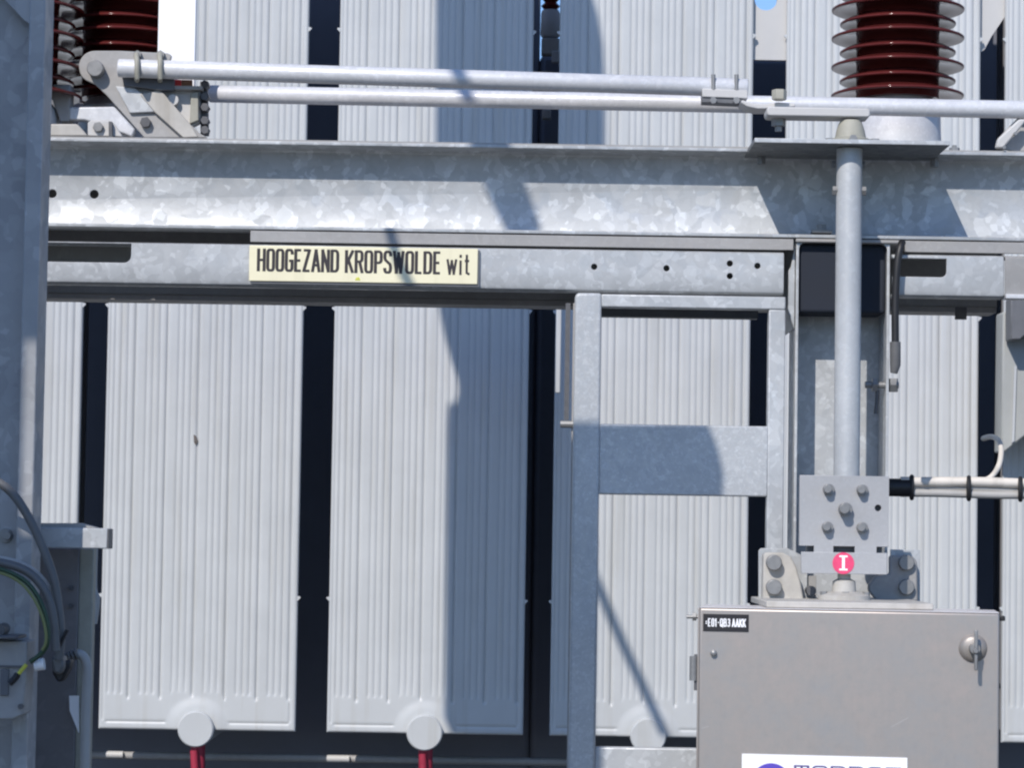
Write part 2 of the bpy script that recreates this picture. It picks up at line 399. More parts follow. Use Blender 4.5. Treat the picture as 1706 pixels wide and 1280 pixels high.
for i, (a, b, lab, valve) in enumerate(fins):
    x0, x1 = X(a, YF, 850), X(b, YF, 850)
    cx = (x0+x1)/2
    t = thing('radiator', (cx, YF, ZB), lab, 'radiator', 'transformer cooling radiators in a row')
    fin_panel(x0, x1, ZT, ZB, 'front_panel', t)
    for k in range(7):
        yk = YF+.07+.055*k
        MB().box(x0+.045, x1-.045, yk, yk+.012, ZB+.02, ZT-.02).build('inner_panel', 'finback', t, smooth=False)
    c = (cx, ZB+.004)
    MB().tube([(cx, YF-.034, ZB+R(3, YF)), (cx, YF-.03, ZB+R(3, YF)), (cx, YF+.6, ZB+R(3, YF))], [R(27.5, YF), R(29.5, YF), R(29.5, YF)], 48).build('header_pipe', 'fin', t)
    # side clips
    for py in (53, 519, 1003):
        for xs_, sg in ((x0, -1), (x1, 1)):
            zc = Z(py, YF, 853)
            MB().prism([(xs_-sg*.002, zc-.009), (xs_+sg*.008, zc+.001), (xs_+sg*.008, zc+.005), (xs_-sg*.002, zc+.007)], YF+.002, YF+.012).build('spacer_clip', 'fin', t)
    if valve:
        MB().tube([(cx+.003, YF+.02, ZB-.045), (cx+.006, YF+.03, ZB-.35)], .022, 20).build('drain_pipe', 'red', t)
        MB().tube([(cx-.006, YF-.012, ZB-.06), (cx+.012, YF-.012, ZB-.30)], .012, 12).build('drain_lever', 'red', t)
    if i == 1:
        q = P(325, 733, YF)
        MB().prism([(q.x-.005, q.z+.016), (q.x+.003, q.z+.012), (q.x+.008, q.z-.004), (q.x+.003, q.z-.017), (q.x-.003, q.z-.008)], YF-.0012, YF+.004).build('rust_chip', 'rust', t)
# transformer tank behind the radiators
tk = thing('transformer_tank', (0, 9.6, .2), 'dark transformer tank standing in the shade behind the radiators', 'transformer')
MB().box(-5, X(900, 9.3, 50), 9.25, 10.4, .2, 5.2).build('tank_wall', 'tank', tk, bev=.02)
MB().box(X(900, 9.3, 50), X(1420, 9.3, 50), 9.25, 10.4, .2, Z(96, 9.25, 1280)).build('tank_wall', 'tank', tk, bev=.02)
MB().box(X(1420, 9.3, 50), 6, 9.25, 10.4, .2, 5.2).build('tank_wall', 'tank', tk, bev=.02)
# lifting lug with eye, top right gap
LY = 8.426
c = P(1276, -2, LY)
lg = MB().ppx([(1244, 99), (1312, 100), (1316, -60), (1244, -60)], LY, .02)
cut = MB().tube([(c.x, 8.3, c.z), (c.x, 8.6, c.z)], R(19, LY), 40)
lg.build('lifting_lug', 'lug', tk, cut=cut)
MB().ppx([(1628, -30), (1684, -30), (1683, 14), (1652, 60), (1640, 82), (1628, 90)], LY, .02).build('top_plate', 'lug', tk)  # outline follows the lit part of a surface, slanted edge is a shadow edge
# small rail beneath the radiators, with two pale sleeves in place of sun spots
rl = thing('pipe_rail', P(540, 1262, 8.66), 'thin dark pipe running below the radiators at the bottom edge', 'pipe')
a = P(100, 1258, 8.62); b = P(1000, 1272, 8.62)
MB().tube([a, b], R(6.5, 8.62), 12).build('pipe', 'galvdull', rl)
MB().tube([P(176, 1258, 8.6), P(205, 1258.5, 8.6)], R(6.0, 8.6), 12).build('pipe_clip', 'lug', rl)  # pale sleeve painted in for a sun spot
MB().tube([P(545, 1265, 8.6), P(582, 1265.5, 8.6)], R(6.0, 8.6), 12).build('pipe_clip', 'lug', rl)
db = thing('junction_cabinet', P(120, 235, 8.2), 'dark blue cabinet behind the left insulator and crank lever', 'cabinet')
MB().bpx(20, 179, -80, 236, 8.2, .12).build('cabinet_body', 'navy', db, bev=.005)  # dark sheet added in place of shade on the leftmost radiator
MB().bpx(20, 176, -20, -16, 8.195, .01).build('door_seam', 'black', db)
# equipment glimpsed between the radiators (gap right of the third one)
eq = thing('bushing', P(918, 100, 9.1), 'small bushing with grey flange glimpsed in the gap between two radiators', 'bushing')
zz = lambda py: Z(py, 9.1, 918)
cxx, cy = X(917, 9.1, 50), 9.12
MB().lathe((cxx, cy), [(.03, zz(60)), (.034, zz(56)), (.032, zz(20)), (.028, zz(15))], 24).build('flange', 'lug', eq)
MB().lathe((cxx, cy), [(.02, zz(15)), (.033, zz(8)), (.02, zz(2)), (.033, zz(-6)), (.02, zz(-14)), (.033, zz(-22)), (.02, zz(-34))], 24).build('shed_stack', 'porcelain', eq)
MB().bpx(902, 932, 63, 90, 9.08, .05).build('mounting_box', 'beige', eq, bev=.003)
MB().bpx(919, 932, 84, 104, 9.07, .02).build('bracket', 'lug', eq, bev=.003)
jb = MB().bpx(903, 918, 182, 198, 8.95, .03).build('junction_box', 'lug', bev=.004); tag(jb, 'tiny pale box low in the gap between the shaded radiators', 'box')
# ================================================================== MAIN STEEL BEAM (channel opening forward)
YB = 5.925; YW = 6.0
XL, XR = -2.6, 2.6
zt = Z(241, YB); ztf = Z(246.5, YB); zb = Z(388.5, YB); zbf = Z(379, YB)
mb = thing('steel_beam', (0, YW, zb), 'long galvanised channel beam with mottled spangle carrying the insulators', 'beam')
def channel(x0, x1, yf, yw, z0, z1, tf, tw, r=.010):
    pts = [(yf, z1), (yf, z1-tf), (yw-r, z1-tf-.002), (yw-r*.3, z1-tf-.002-r*.3), (yw, z1-tf-r), (yw, z0+tf+r), (yw-r*.3, z0+tf+.002+r*.3), (yw-r, z0+tf+.002), (yf, z0+tf), (yf, z0), (yw+tw, z0), (yw+tw, z1)]
    return MB().prism_yz(pts, x0, x1)
cut = MB()
for px_, py_ in ((157, 323.5), (87, 322.5)):
    q = P(px_, py_, YW); cut.tube([(q.x, YW-.03, q.z), (q.x, YW+.05, q.z)], R(7.3, YW), 24)
channel(XL, XR, YB, YW, zb, zt, zt-ztf, .009, .012).build('channel_body', 'galv', mb, bev=.0012, cut=cut)
MB().box(XL, XR, YB+.004, 6.42, zt+.0, zt+.004).build('top_plate', 'galvdull', mb, bev=0)  # unseen cover plate, added to keep the rear channel in shade
for px_ in (1268, 1556):
    q = P(px_, 272, 5.97)
    MB().cyl((q.x, 5.965, ztf-.002), (q.x, 5.965, ztf-.022), .010, 6).build('bolt', 'steel', mb)
for px_ in (1368,):
    q = P(px_, 382, 5.96)
    MB().box(q.x-.022, q.x+.022, 5.935, 5.975, zbf+.0005, zbf+.007).build('washer', 'steel', mb)
    MB().cyl((q.x, 5.955, zbf+.007), (q.x, 5.955, zbf+.020), .012, 6).build('bolt', 'steel', mb)
# rear channel
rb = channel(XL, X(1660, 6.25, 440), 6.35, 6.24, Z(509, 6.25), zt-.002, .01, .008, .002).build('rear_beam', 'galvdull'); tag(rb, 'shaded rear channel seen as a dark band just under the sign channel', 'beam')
# flat bar between
fb = thing('flat_bar', (X(870, 5.922, 400), 5.93, Z(409, 5.922)), 'narrow galvanised flat bar sandwiched between the main beam and the sign channel', 'bar')
zs1, zs0 = Z(391, 5.922), Z(409.5, 5.922)
MB().box(X(417, 5.922, 400), X(1322, 5.922, 400), 5.922, 5.930, zs0, zs1).build('bar_length', 'galvdull', fb, bev=.001)
MB().box(X(1508, 5.922, 400), XR, 5.922, 5.930, zs0, zs1).build('bar_length', 'galvdull', fb, bev=.001)
# ================================================================== LOWER CHANNEL with slots
YC = 5.912
zc1, zc0 = Z(413, YC), Z(484, YC)
lc = thing('slotted_channel', (0, YC, zc0), 'galvanised channel with rounded slots and drilled holes that carries the name sign', 'channel')
cut = MB()
def slot(px0, px1, py0, py1, Y, r):
    x0, x1 = X(px0, Y, py0), X(px1, Y, py0); pm = (px0+px1)/2
    z0, z1 = Z(py1, Y, pm), Z(py0, Y, pm)
    pts = [(x0, z0)]
    for k in range(7):
        a = -math.pi/2+k*math.pi/12; pts.append((x1-r+r*math.cos(a), z0+r+r*math.sin(a)))
    pts += [(x1, z1), (x0, z1)]
    return pts
cut.prism(slot(20, 219, 404, 436.5, YC, .016), YC-.03, YC+.03)
holes = [(990, 444.5), (1110.5, 447), (1216, 439), (1216, 460), (1262, 443)]
for hx, hy in holes:
    q = P(hx, hy, YC); cut.tube([(q.x, YC-.03, q.z), (q.x, YC+.03, q.z)], R(5.2, YC), 16)
def lipchan(x0, x1):
    t = .006; d = .05; r = .012
    pts = [(YC+d, zc1), (YC+r, zc1), (YC, zc1-r*.3), (YC, zc0+r), (YC+r*.25, zc0+r*.35), (YC+r, zc0), (YC+d, zc0), (YC+d, zc0+t), (YC+r, zc0+t), (YC+t, zc0+r), (YC+t, zc1-t), (YC+d, zc1-t)]
    return MB().prism_yz(pts, x0, x1)
lipchan(XL, X(1306, YC, 440)).build('channel_length', 'galv3', lc, cut=cut, bev=.0008)
cut = MB()
cut.prism(slot(1440, 1577, 430, 461, YC, .012), YC-.03, YC+.03)
lipchan(X(1487, YC, 440), X(1672, YC, 440)).build('channel_length', 'galv3', lc, cut=cut, bev=.0008)
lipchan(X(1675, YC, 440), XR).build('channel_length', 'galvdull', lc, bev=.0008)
tg = P(1600, 527, 6.2)
MB().box(tg.x-.013, tg.x+.013, 6.19, 6.2, tg.z-.008, tg.z+.02).build('hanger_tab', 'darksteel', lc)
# ================================================================== NAME SIGN
YS = 5.902
x0, x1 = X(415, YS, 440), X(796, YS, 440)
z1, z0 = Z(411.5, YS, 605), Z(471, YS, 605)
sg = thing('name_sign', ((x0+x1)/2, YS, z0), 'cream name sign reading HOOGEZAND KROPSWOLDE wit screwed to the slotted channel', 'sign')
MB().box(x0, x1, YS, YS+.003, z0, z1).build('sign_plate', 'signcream', sg, bev=.002)
MB().box(x0+.003, x1+.004, YS+.0035, YS+.0095, z0-.005, z1-.003).build('sign_backing', 'darkcast', sg)
U = R(1, YS)
def word(body, px0, px1, hp, base, sx=2.55):
    stroke_text(body, 'lettering', 'signink', sg, x0+(px0-415)*U, YS-.0001, z0+base*U, (px1-px0)*U, hp*U, sx*U, 2.0*U, gap=.62)
word('HOOGEZAND', 428, 565.5, 38.5, 16.5); word('KROPSWOLDE', 575, 736, 38.5, 16); word('wit', 745, 784, 35, 15.5, 1.9)
q = P(596, 464, YS)
MB().prism([(q.x-.006, q.z-.004), (q.x+.006, q.z-.004), (q.x+.003, q.z+.003), (q.x-.003, q.z+.002)], YS-.0006, YS).build('paint_chip', 'yellow', sg)
# ================================================================== STEEL FRAME with windows
YR = 5.898
fr = thing('steel_portal', P(1120, 1280, YR), 'galvanised frame with a wide middle band hanging below the sign channel', 'frame')
def fx(px, py=640): return X(px, YR, py)
xa, xb, xc, xd = fx(956, 640), fx(1000.5, 640), fx(1280, 640), fx(1308, 640)
zA, zB_, zC, zD = Z(490, YR, 1120), Z(513, YR, 1120), Z(708, YR, 1120), Z(826, YR, 1120)
zE, zF_ = Z(1247, YR, 1080), EYE-1.0
def rrect(x0, x1, z0, z1, r, corners):
    pts = []
    for (cx_, cz, a0, key) in ((x0+r, z0+r, math.pi, 'bl'), (x1-r, z0+r, 1.5*math.pi, 'br'), (x1-r, z1-r, 0, 'tr'), (x0+r, z1-r, .5*math.pi, 'tl')):
        if key in corners:
            for k in range(6): a = a0+k*math.pi/10; pts.append((cx_+r*math.cos(a), cz+r*math.sin(a)))
        else:
            pts.append({'bl': (x0, z0), 'br': (x1, z0), 'tr': (x1, z1), 'tl': (x0, z1)}[key])
    return pts
MB().prism(rrect(xa, xb, zF_, zA, .011, ('tl',)), YR, YR+.045).build('upright', 'galv2', fr, bev=.006, seg=3)
MB().box(xb-.001, xd, YR+.004, YR+.045, zB_, zA-.002).build('top_bar', 'galv3', fr, bev=.003)
MB().box(xb-.001, xc+.002, YR+.003, YR+.016, zD, zC).build('middle_band', 'galv2', fr, bev=.004, seg=3)
MB().box(xc, xd, YR+.004, YR+.04, zF_, zB_).build('upright', 'galv3', fr, bev=.003)
MB().box(xb-.001, xc, YR+.005, YR+.03, zF_, zE).build('bottom_band', 'galv3', fr, bev=.004)
MB().box(xb-.001, xc, 6.16, 6.2, Z(530, 6.18, 1120), Z(470, 6.18, 1120)).build('rear_bar', 'darkcast', fr, bev=.002)
q = P(938, 707, 5.93)
MB().cyl((q.x-.006, 5.93, q.z), (xa, 5.93, q.z), .008, 8).build('bolt', 'steel', fr)
MB().bpx(941, 949, 505, 700, 5.93, .01).build('side_strip', 'darksteel', fr)
MB().bpx(949.5, 954, 505, 1300, 5.935, .01).build('side_strip', 'galvdull', fr)
gp = MB().bpx(926, 934.5, 512, 655, 8.1, .02).build('vertical_pipe', 'fin', bev=.003); tag(gp, 'slim grey pipe standing just left of the steel frame', 'pipe')
# ================================================================== COLUMN
YK = 5.932; YKW = 6.068
col = thing('steel_column', (X(1404, YK, 700), YK, 0), 'deep galvanised channel column with open front behind the vertical drive pipe', 'column')
ka, kb = X(1324.5, YK, 640), X(1481, YK, 640)
kz1 = zb-.002; kz0 = 0
MB().box(ka, ka+.006, YK, YKW, kz0, kz1-.008).build('side_flange', 'galv3', col, bev=.001)
MB().box(kb-.006, kb, YK, YKW, kz0, kz1-.008).build('side_flange', 'galv3', col, bev=.001)
MB().box(ka+.006, kb-.006, YKW-.008, YKW, kz0, kz1-.008).build('web', 'galv3', col)
MB().box(ka-.002, kb+.030, YB-.001, YKW+.01, kz1-.0078, kz1+.0).build('top_plate', 'galvdull', col, bev=.002)
# curled inner corners under the top plate
for xx, s_ in ((ka+.006, 1), (kb-.006, -1)):
    pts = [(xx, kz1-.008), (xx+s_*.014, kz1-.008)] + [(xx+s_*(.014-.014*math.sin(a)), kz1-.008-.014+.014*math.cos(a)) for a in [k*math.pi/12 for k in range(1, 7)]]
    MB().prism(pts, YK+.001, YK+.05).build('corner_fillet', 'galv3', col)
MB().box(ka+.0065, kb-.0065, 5.947, YKW-.0085, Z(521, YK, 1404), kz1-.0085).build('terminal_cover', 'navy2', col, bev=.008, seg=3)  # dark box stands in for the shade at the recess top
for px_ in (1368, 1443):
    q = P(px_, 430, 5.98)
    MB().cyl((q.x, 5.99, kz1-.008), (q.x, 5.99, kz1-.030), .011, 6).cyl((q.x, 5.99, kz1-.030), (q.x, 5.99, kz1-.042), .007, 12).build('bolt', 'darksteel', col)
# gusset wedge on the outer left side
MB().prism([(ka-.001, kz1-.004), (ka-.010, kz1-.06), (ka-.016, kz1-.07), (ka-.016, kz1-.16), (ka-.001, kz1-.20)], YK+.012, YK+.24).build('gusset', 'galv3', col, bev=.002)
q = P(1471, 641, YK)
MB().cyl((X(1443, YK, 641), YK+.02, q.z), (X(1499, YK, 641), YK+.02, q.z), .0075, 10).build('through_bolt', 'steel', col)
MB().cyl((X(1455, YK, 641), YK+.02, q.z), (X(1463, YK, 641), YK+.02, q.z), .016, 6).build('nut', 'steel', col)
MB().cyl((X(1484, YK, 641), YK+.02, q.z), (X(1497, YK, 641), YK+.02, q.z), .017, 6).build('nut', 'steel', col)
# ================================================================== TOP MOUNTING PLATE + bearing
mp = thing('bearing_plate', (X(1418, 5.75, 235), 5.9, zt+.005), 'flat galvanised plate with cone bearing on top of the beam at the right', 'plate')
mz1 = Z(232.5, 5.75, 1418); mz0 = mz1-.0095
MB().box(X(1257, 5.75, 235), X(1582, 5.75, 235), 5.75, 6.40, mz0, mz1).build('plate_body', 'darkgalv', mp)  # dark tone stands in for the shaded underside
MB().box(X(1257, 5.75, 235), X(1582, 5.75, 235), 5.745, 5.7498, mz0, mz1).build('edge_strip', 'galv3', mp, bev=.001)  # pale strip stands in for the sunlit front edge
cbx, cby = X(1417, 5.81, 215), 5.81
MB().lathe((cbx, cby), [(.044, mz1), (.044, mz1+.008), (.034, mz1+.012), (.030, mz1+.030), (.026, mz1+.042), (.022, mz1+.050)], 28).build('bearing_cone', 'olive', mp)
for dx in (-.045, .052):
    MB().lathe((cbx+dx, cby-.005), [(.010, mz1), (.010, mz1+.010)], 6).build('bolt', 'steel', mp)
MB().cyl((cbx, cby-.052, mz1+.004), (cbx, cby-.03, mz1+.004), .009, 6).build('set_screw', 'steel', mp)
q = P(1590, 245, 5.98); MB().lathe((X(1590, 5.98, 245), 5.98), [(.012, zt+.004), (.012, zt+.016), (.005, zt+.016), (.005, zt+.022)], 6).build('bolt', 'steel', mp)
# ================================================================== INSULATORS
def insulator(pxc, Yc, zbase, label, nsheds, ztop_extra=0, base_mat='alu'):
    cx_ = X(pxc, Yc, 150)
    zlow = Z(158, Yc, pxc)      # lowest shed edge level at the axis
    t = thing('post_insulator', (cx_, Yc, zbase), label, 'insulator', 'brown porcelain post insulators on the beam')
    rb_ = R(74, Yc)
    MB().lathe((cx_, Yc), [(rb_*1.12, zbase), (rb_*1.12, zbase+.012), (rb_, zbase+.014), (rb_, zbase+.050), (rb_*.96, zlow-.035), (rb_*.80, zlow-.016), (rb_*.70, zlow-.006)], 48).build('metal_base', base_mat, t)
    core = R(69, Yc); pitch = R(24.3, Yc)
    prof = [(core, zlow-.012)]
    for k in range(nsheds):
        z = zlow+k*pitch; Rr = R(111, Yc) if k % 2 == 0 else R(97, Yc)
        prof += [(core, z+.003), (core+(Rr-core)*.5, z-.001), (Rr-.0045, z-.0066), (Rr-.0018, z-.0060), (Rr-.0003, z-.0045), (Rr, z-.003), (Rr-.0004, z-.0014), (Rr-.0018, z-.0002), (Rr-.005, z+.001), (core+(Rr-core)*.45, z+.010), (core+.003, z+.0155), (core, z+.020)]
    zt_ = zlow+nsheds*pitch
    prof.append((core, zt_+.01))
    MB().lathe((cx_, Yc), prof, 72).build('porcelain_sheds', 'porcelain', t, ang=50)
    MB().lathe((cx_, Yc), [(core*1.1, zt_+.01), (core*1.1, zt_+.07), (core*.5, zt_+.075), (core*.5, zt_+.085)], 36).build('metal_cap', base_mat, t)
    return t, cx_, zt_+.085
insulator(1495, 6.2, mz1, 'brown ribbed porcelain insulator standing above the bearing plate', 20)
_, icx, itop = insulator(205, 6.2, zt+.005, 'brown ribbed porcelain insulator at the far left behind the crank lever', 8)
lz = zt+.005
l2, _, _ = insulator(26, 6.02, lz, 'dark ribbed porcelain insulator half hidden behind the left steel post', 9)
# unseen slab added on the left insulator, cut to its shadow (above the frame; its shadow falls on the radiators)
ct = thing('equipment_housing', (icx, 6.2, itop), 'tall grey slab shaped equipment housing standing on the left insulator', 'housing')
MB().lathe((icx, 6.2), [(.14, itop+.0005), (.14, itop+.018)], 32).build('foot_flange', 'galv3', ct)
def sh_src(px, py, Yr, t):
    q = P(px, py, Yr); return Vector((q.x-.42*t, q.y-t, q.z+.9*t))
out = [(746, 1290), (746, 1200), (748, 900), (750, 720), (752, 690), (766, 681), (771, 665), (768, 645), (757, 612), (746, 570), (738, 530), (734, 480), (732, 300), (732, -60), (800, -100), (930, -95), (975, -40), (990, 10), (998, 60), (1002, 130), (1002, 300), (985, 480), (978, 700), (974, 1290)]
oo = [sh_src(a, b, YF, 2.2) for a, b in out]
MB().prism([(v.x, max(v.z, itop+.0185)) for v in oo[:1]]+[(v.x, v.z) for v in oo[1:-1]]+[(oo[-1].x, max(oo[-1].z, itop+.0185))], 6.17, 6.23).build('housing_body', 'fin', ct)  # added light blocker, outline traced back from the wanted shadow
# white post at the left
wp = thing('white_post', (X(294, 6.04, 120), 6.04, zt+.005), 'plain white painted flat post beside the left insulator', 'post')
MB().box(X(262, 6.03, 100), X(325, 6.03, 100), 6.03, 6.05, zt+.005, EYE+2.1).build('post_body', 'white', wp, bev=.002)
MB().box(X(262, 6.03, 100), X(330, 6.03, 100), 6.03, 6.13, zt+.004, zt+.0085).build('foot', 'white', wp)
# ================================================================== OPERATING RODS
def rod(p0, p1, r, name, label):
    o = MB()
    d = (p1-p0).normalized()
    L = (p1-p0).length
    o.tube([p0, p0+d*.001, p0+d*.003, p0+d*(L-.003), p0+d*(L-.001), p1], [r*.86, r*.95, r, r, r*.95, r*.86], 40)
    t = o.build(name, 'alu', ang=50); tag(t, label, 'rod', 'aluminium operating rods above the beam'); return t
YO = 5.80
rod(P(197, 113, 5.955), P(1246, 146.5, 5.93), R(15.6, 5.94), 'operating_rod', 'upper pale round rod clamped by two U-bolts at its left end')
YO2 = 5.945
rod(P(349, 156, 6.15), P(1900, 186.5, 5.93), R(15.0, YO2), 'operating_rod', 'lower pale round rod running on past the right insulator')
# clamp at right end of upper rod
cl = thing('rod_clamp', P(1208, 170, 5.92), 'grey clamp block with two U-bolts at the right end of the upper rod', 'clamp')
MB().ppx([(1170, 147), (1246, 150), (1246, 164), (1170, 161)], 5.908, .05).build('clamp_block', 'lug', cl, bev=.002)
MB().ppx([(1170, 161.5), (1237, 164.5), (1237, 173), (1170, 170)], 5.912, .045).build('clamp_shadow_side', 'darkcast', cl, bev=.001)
for px_ in (1188.5, 1227):
    MB().cyl(P(px_, 124, 5.912), P(px_, 150, 5.912), R(3.6, 5.912), 12).build('u_bolt', 'steel', cl)
    MB().hexhead(px_, 166.5, 6, 5.904, .008).build('nut', 'steel', cl)
MB().ppx([(1237, 166), (1252, 172), (1275, 173), (1296, 170), (1325, 172), (1325, 177), (1300, 180), (1262, 181), (1244, 177), (1234, 170)], 5.85, .08).build('link_strap', 'lug', cl, bev=.002)
# lever arm on the bearing
lv = thing('lever_arm', P(1364, 190, 5.76), 'flat grey lever arm joining the rod clamp to the cone bearing', 'lever')
MB().ppx([(1278, 180), (1282, 177), (1446, 180), (1450, 183), (1450, 193), (1446, 195), (1282, 192.5), (1278, 190)], 5.785, .07).build('arm_bar', 'lug', lv, bev=.003)
def vert(px, py, Y): return P(px, py, Y)
q = P(1298, 172, 5.83)
MB().lathe((q.x, 5.83), [(R(10, 5.83), Z(167, 5.83, 1298)), (R(12.5, 5.83), Z(165.5, 5.83, 1298)), (R(12.5, 5.83), Z(151, 5.83, 1298)), (R(11.5, 5.83), Z(149.5, 5.83, 1298))], 6).build('bolt_head', 'olive', lv)
MB().lathe((X(1297, 5.83, 205), 5.83), [(R(6, 5.83), Z(219, 5.83, 1298)), (R(6, 5.83), Z(210, 5.83, 1298)), (R(12, 5.83), Z(210, 5.83, 1298)), (R(12, 5.83), Z(194, 5.83, 1298))], 6).build('nut', 'steel', lv)
# ================================================================== CRANK LEVER (left)
ck = thing('crank_lever', P(240, 226, 5.975), 'angled grey crank lever with round pivot at the left end of the upper rod', 'lever')
arc = lambda cx_, cy_, r, a0, a1, n: [(cx_+r*math.cos(math.radians(a0+(a1-a0)*k/n)), cy_-r*math.sin(math.radians(a0+(a1-a0)*k/n))) for k in range(n+1)]
MB().ppx(arc(158, 111, 27, 90, 235, 14)+[(158, 140), (177, 158), (240, 229), (346, 229), (333, 222), (262, 150), (206, 144), (206, 122), (284, 100), (286, 92), (280, 88), (200, 84)], 5.990, .012).build('lever_plate', 'galvdull', ck, bev=.002)
MB().ppx([(192, 143), (225, 146), (236, 155), (260, 186), (216, 188)], 5.981, .010).build('lever_rib', 'galv3', ck, bev=.002)
MB().ppx([(233, 157), (266, 149), (275, 158), (318, 208), (330, 228), (305, 229), (258, 187)], 5.977, .010).build('lever_rib', 'beige', ck, bev=.002)
MB().disc(158, 113, 14, 5.961, .03).build('pivot_head', 'steel', ck, bev=.002)
MB().hexhead(242, 203, 9.5, 5.975, .016, seg=6).build('bolt', 'darksteel', ck, bev=.001)
MB().ppx([(203, 128), (290, 131), (290, 150), (262, 150), (240, 146), (207, 143)], 5.970, .02).build('rod_seat', 'darkcast', ck, bev=.002)
for px_ in (228.5, 267):
    pts = [P(px_-1, 90, 5.987), P(px_-1, 94, 5.955-R(15.6, 5.95)*.7), P(px_, 102, 5.955-R(20, YO)), P(px_, 114, 5.955-R(21, YO)), P(px_, 128, 5.955-R(18, YO)), P(px_, 136, 5.985)]
    MB().tube(pts, R(4.6, 5.8), 12).build('u_bolt', 'olive', ck)
    MB().hexhead(px_, 90, 7, 5.977, .012, rot=.5).build('nut', 'steel', ck)
# bearing block right of the crank
bk = thing('bearing_block', P(310, 225, 6.000), 'pale bearing block with bolt heads at the left end of the lower rod', 'bearing')
MB().ppx([(262, 150), (333, 148), (333, 205), (318, 212), (300, 190), (285, 168)], 6.000, .02).build('block_body', 'lug', bk, bev=.003)
MB().ppx([(352-34, 155), (330, 152), (331, 200), (316, 206)], 5.985, .02).build('block_rib', 'olive', bk, bev=.002)
MB().ppx([(276, 148), (336, 149), (337, 143), (276, 142)], 5.975, .04).build('cover_lip', 'galvdull', bk, bev=.001)
MB().ppx([(285, 132), (302, 132.5), (302, 143), (285, 143)], 5.995, .01).build('warning_label', 'orangered', bk)
MB().ppx([(302.5, 132.5), (320, 133), (320, 143), (302.5, 143)], 5.995, .01).build('warning_label', 'brownlab', bk)
MB().disc(288, 166, 9.5, 5.982, .02).build('bolt', 'lug', bk, bev=.001)
for yy in (140, 160, 178, 200, 216):
    MB().hexhead(341, yy, 7.5, 5.990, .03, rot=yy).build('bolt', 'darksteel', bk, bev=.001)
MB().ppx([(333, 135), (345, 135), (347, 225), (334, 225)], 6.015, .02).build('flange', 'darkcast', bk, bev=.001)
# small hardware on the beam top at far left
bs = thing('clamp_bracket', P(150, 228, 5.93), 'low grey clamp bracket with bolts lying on the left end of the beam', 'bracket')
MB().ppx([(60, 206), (128, 206), (134, 212), (146, 226), (60, 226)], 5.94, .03).build('bracket_bar', 'beige', bs, bev=.003)
MB().ppx([(146, 226), (146, 204), (152, 200), (182, 200), (190, 205), (204, 227)], 5.945, .02).build('bracket_plate', 'lug', bs, bev=.002)
MB().hexhead(163, 211, 9, 5.935, .012).build('bolt', 'steel', bs, bev=.001)
MB().ppx([(181, 202), (186, 202), (187, 228), (181, 228)], 5.93, .03).build('bracket_leg', 'darksteel', bs)
MB().ppx([(115, 178), (190, 177), (225, 215), (220, 228), (150, 203), (140, 200), (115, 200)], 5.99, .03).build('base_casting', 'alu', bs, bev=.004)
MB().ppx([(60, 140), (118, 140), (116, 203), (100, 203), (85, 160)], 5.99, .05).build('side_casting', 'galvdull', bs, bev=.004)
# ================================================================== VERTICAL DRIVE PIPE
YP = 5.812; rp = R(21.6, YP)
dp = thing('drive_pipe', P(1408, 800, YP), 'vertical galvanised drive pipe running down in front of the column', 'pipe')
xp = X(1414.8, YP, 300)
ptop = mz0-.002; pbot = Z(800, YP, 1409)
MB().tube([(xp, YP, pbot), (xp, YP, ptop)], rp, 48).build('pipe_tube', 'pipegalv', dp, ang=50)
zq = Z(318, YP, 1415)
for s_ in (-1, 1):
    MB().cyl((xp+s_*(rp-.001), YP, zq), (xp+s_*(rp+.008), YP, zq), .0105, 6).build('cross_bolt', 'steel', dp)
    zq2 = Z(272, YP, 1415)
    MB().cyl((xp+s_*(rp-.001), YP+.02, zq2), (xp+s_*(rp+.008), YP+.02, zq2), .009, 6).build('cross_bolt', 'steel', dp)
# coupling plates
cp = thing('coupling_plate', P(1405, 958, 5.73), 'grey square coupling plate with five bolts at the foot of the drive pipe', 'coupling')
cut = MB(); q = P(1463, 847, 5.725); cut.tube([(q.x, 5.70, q.z), (q.x, 5.75, q.z)], R(5.5, 5.725), 20)
MB().bpx(1332, 1481, 793, 911, 5.725, .012, ry=850, rx=1406).build('square_plate', 'coupling', cp, bev=.001, cut=cut)
YLp = 5.722
MB().bpx(1335, 1478, 921, 957, YLp, .012, ry=938, rx=1406).build('stop_plate', 'coupling', cp, bev=.001)
MB().bpx(1356, 1388, 909, 923, YLp+.0025, .008, ry=938, rx=1406).build('spacer', 'coupling', cp)
MB().bpx(1424, 1460, 909, 923, YLp+.0025, .008, ry=938, rx=1406).build('spacer', 'coupling', cp)
MB().bpx(1345, 1470, 800, 950, 5.745, .03, ry=850, rx=1406).build('rear_block', 'darkcast', cp)
for bx_, by_, br in ((1381, 816, 9.5), (1437, 817, 9.5), (1409, 849, 11.5), (1379, 879, 9.5), (1437, 880, 9.5)):
    dd = .032 if br > 10 else .022
    MB().disc(bx_, by_, br, 5.725-dd*.45, dd*.45).build('washer_nut', 'steel', cp, bev=.001)
    MB().disc(bx_-1.5, by_-1, br*.72, 5.725-dd, dd*.7).build('bolt', 'steel', cp, bev=.001)
stk = thing('indicator_sticker', P(1405, 957, YLp), 'round pinkish red sticker with a white I on the stop plate', 'sticker')
MB().disc(1405, 939, 18, YLp-.0012, .0009, 48).build('sticker_disc', 'pink', stk)
c = P(1405, 939, YLp)
u = R(1, YLp)
I_ = [(-7, -12), (7, -12), (7, -9), (2.4, -9), (2.4, 10), (7, 10), (7, 13), (-7, 13), (-7, 10), (-2.4, 10), (-2.4, -9), (-7, -9)]
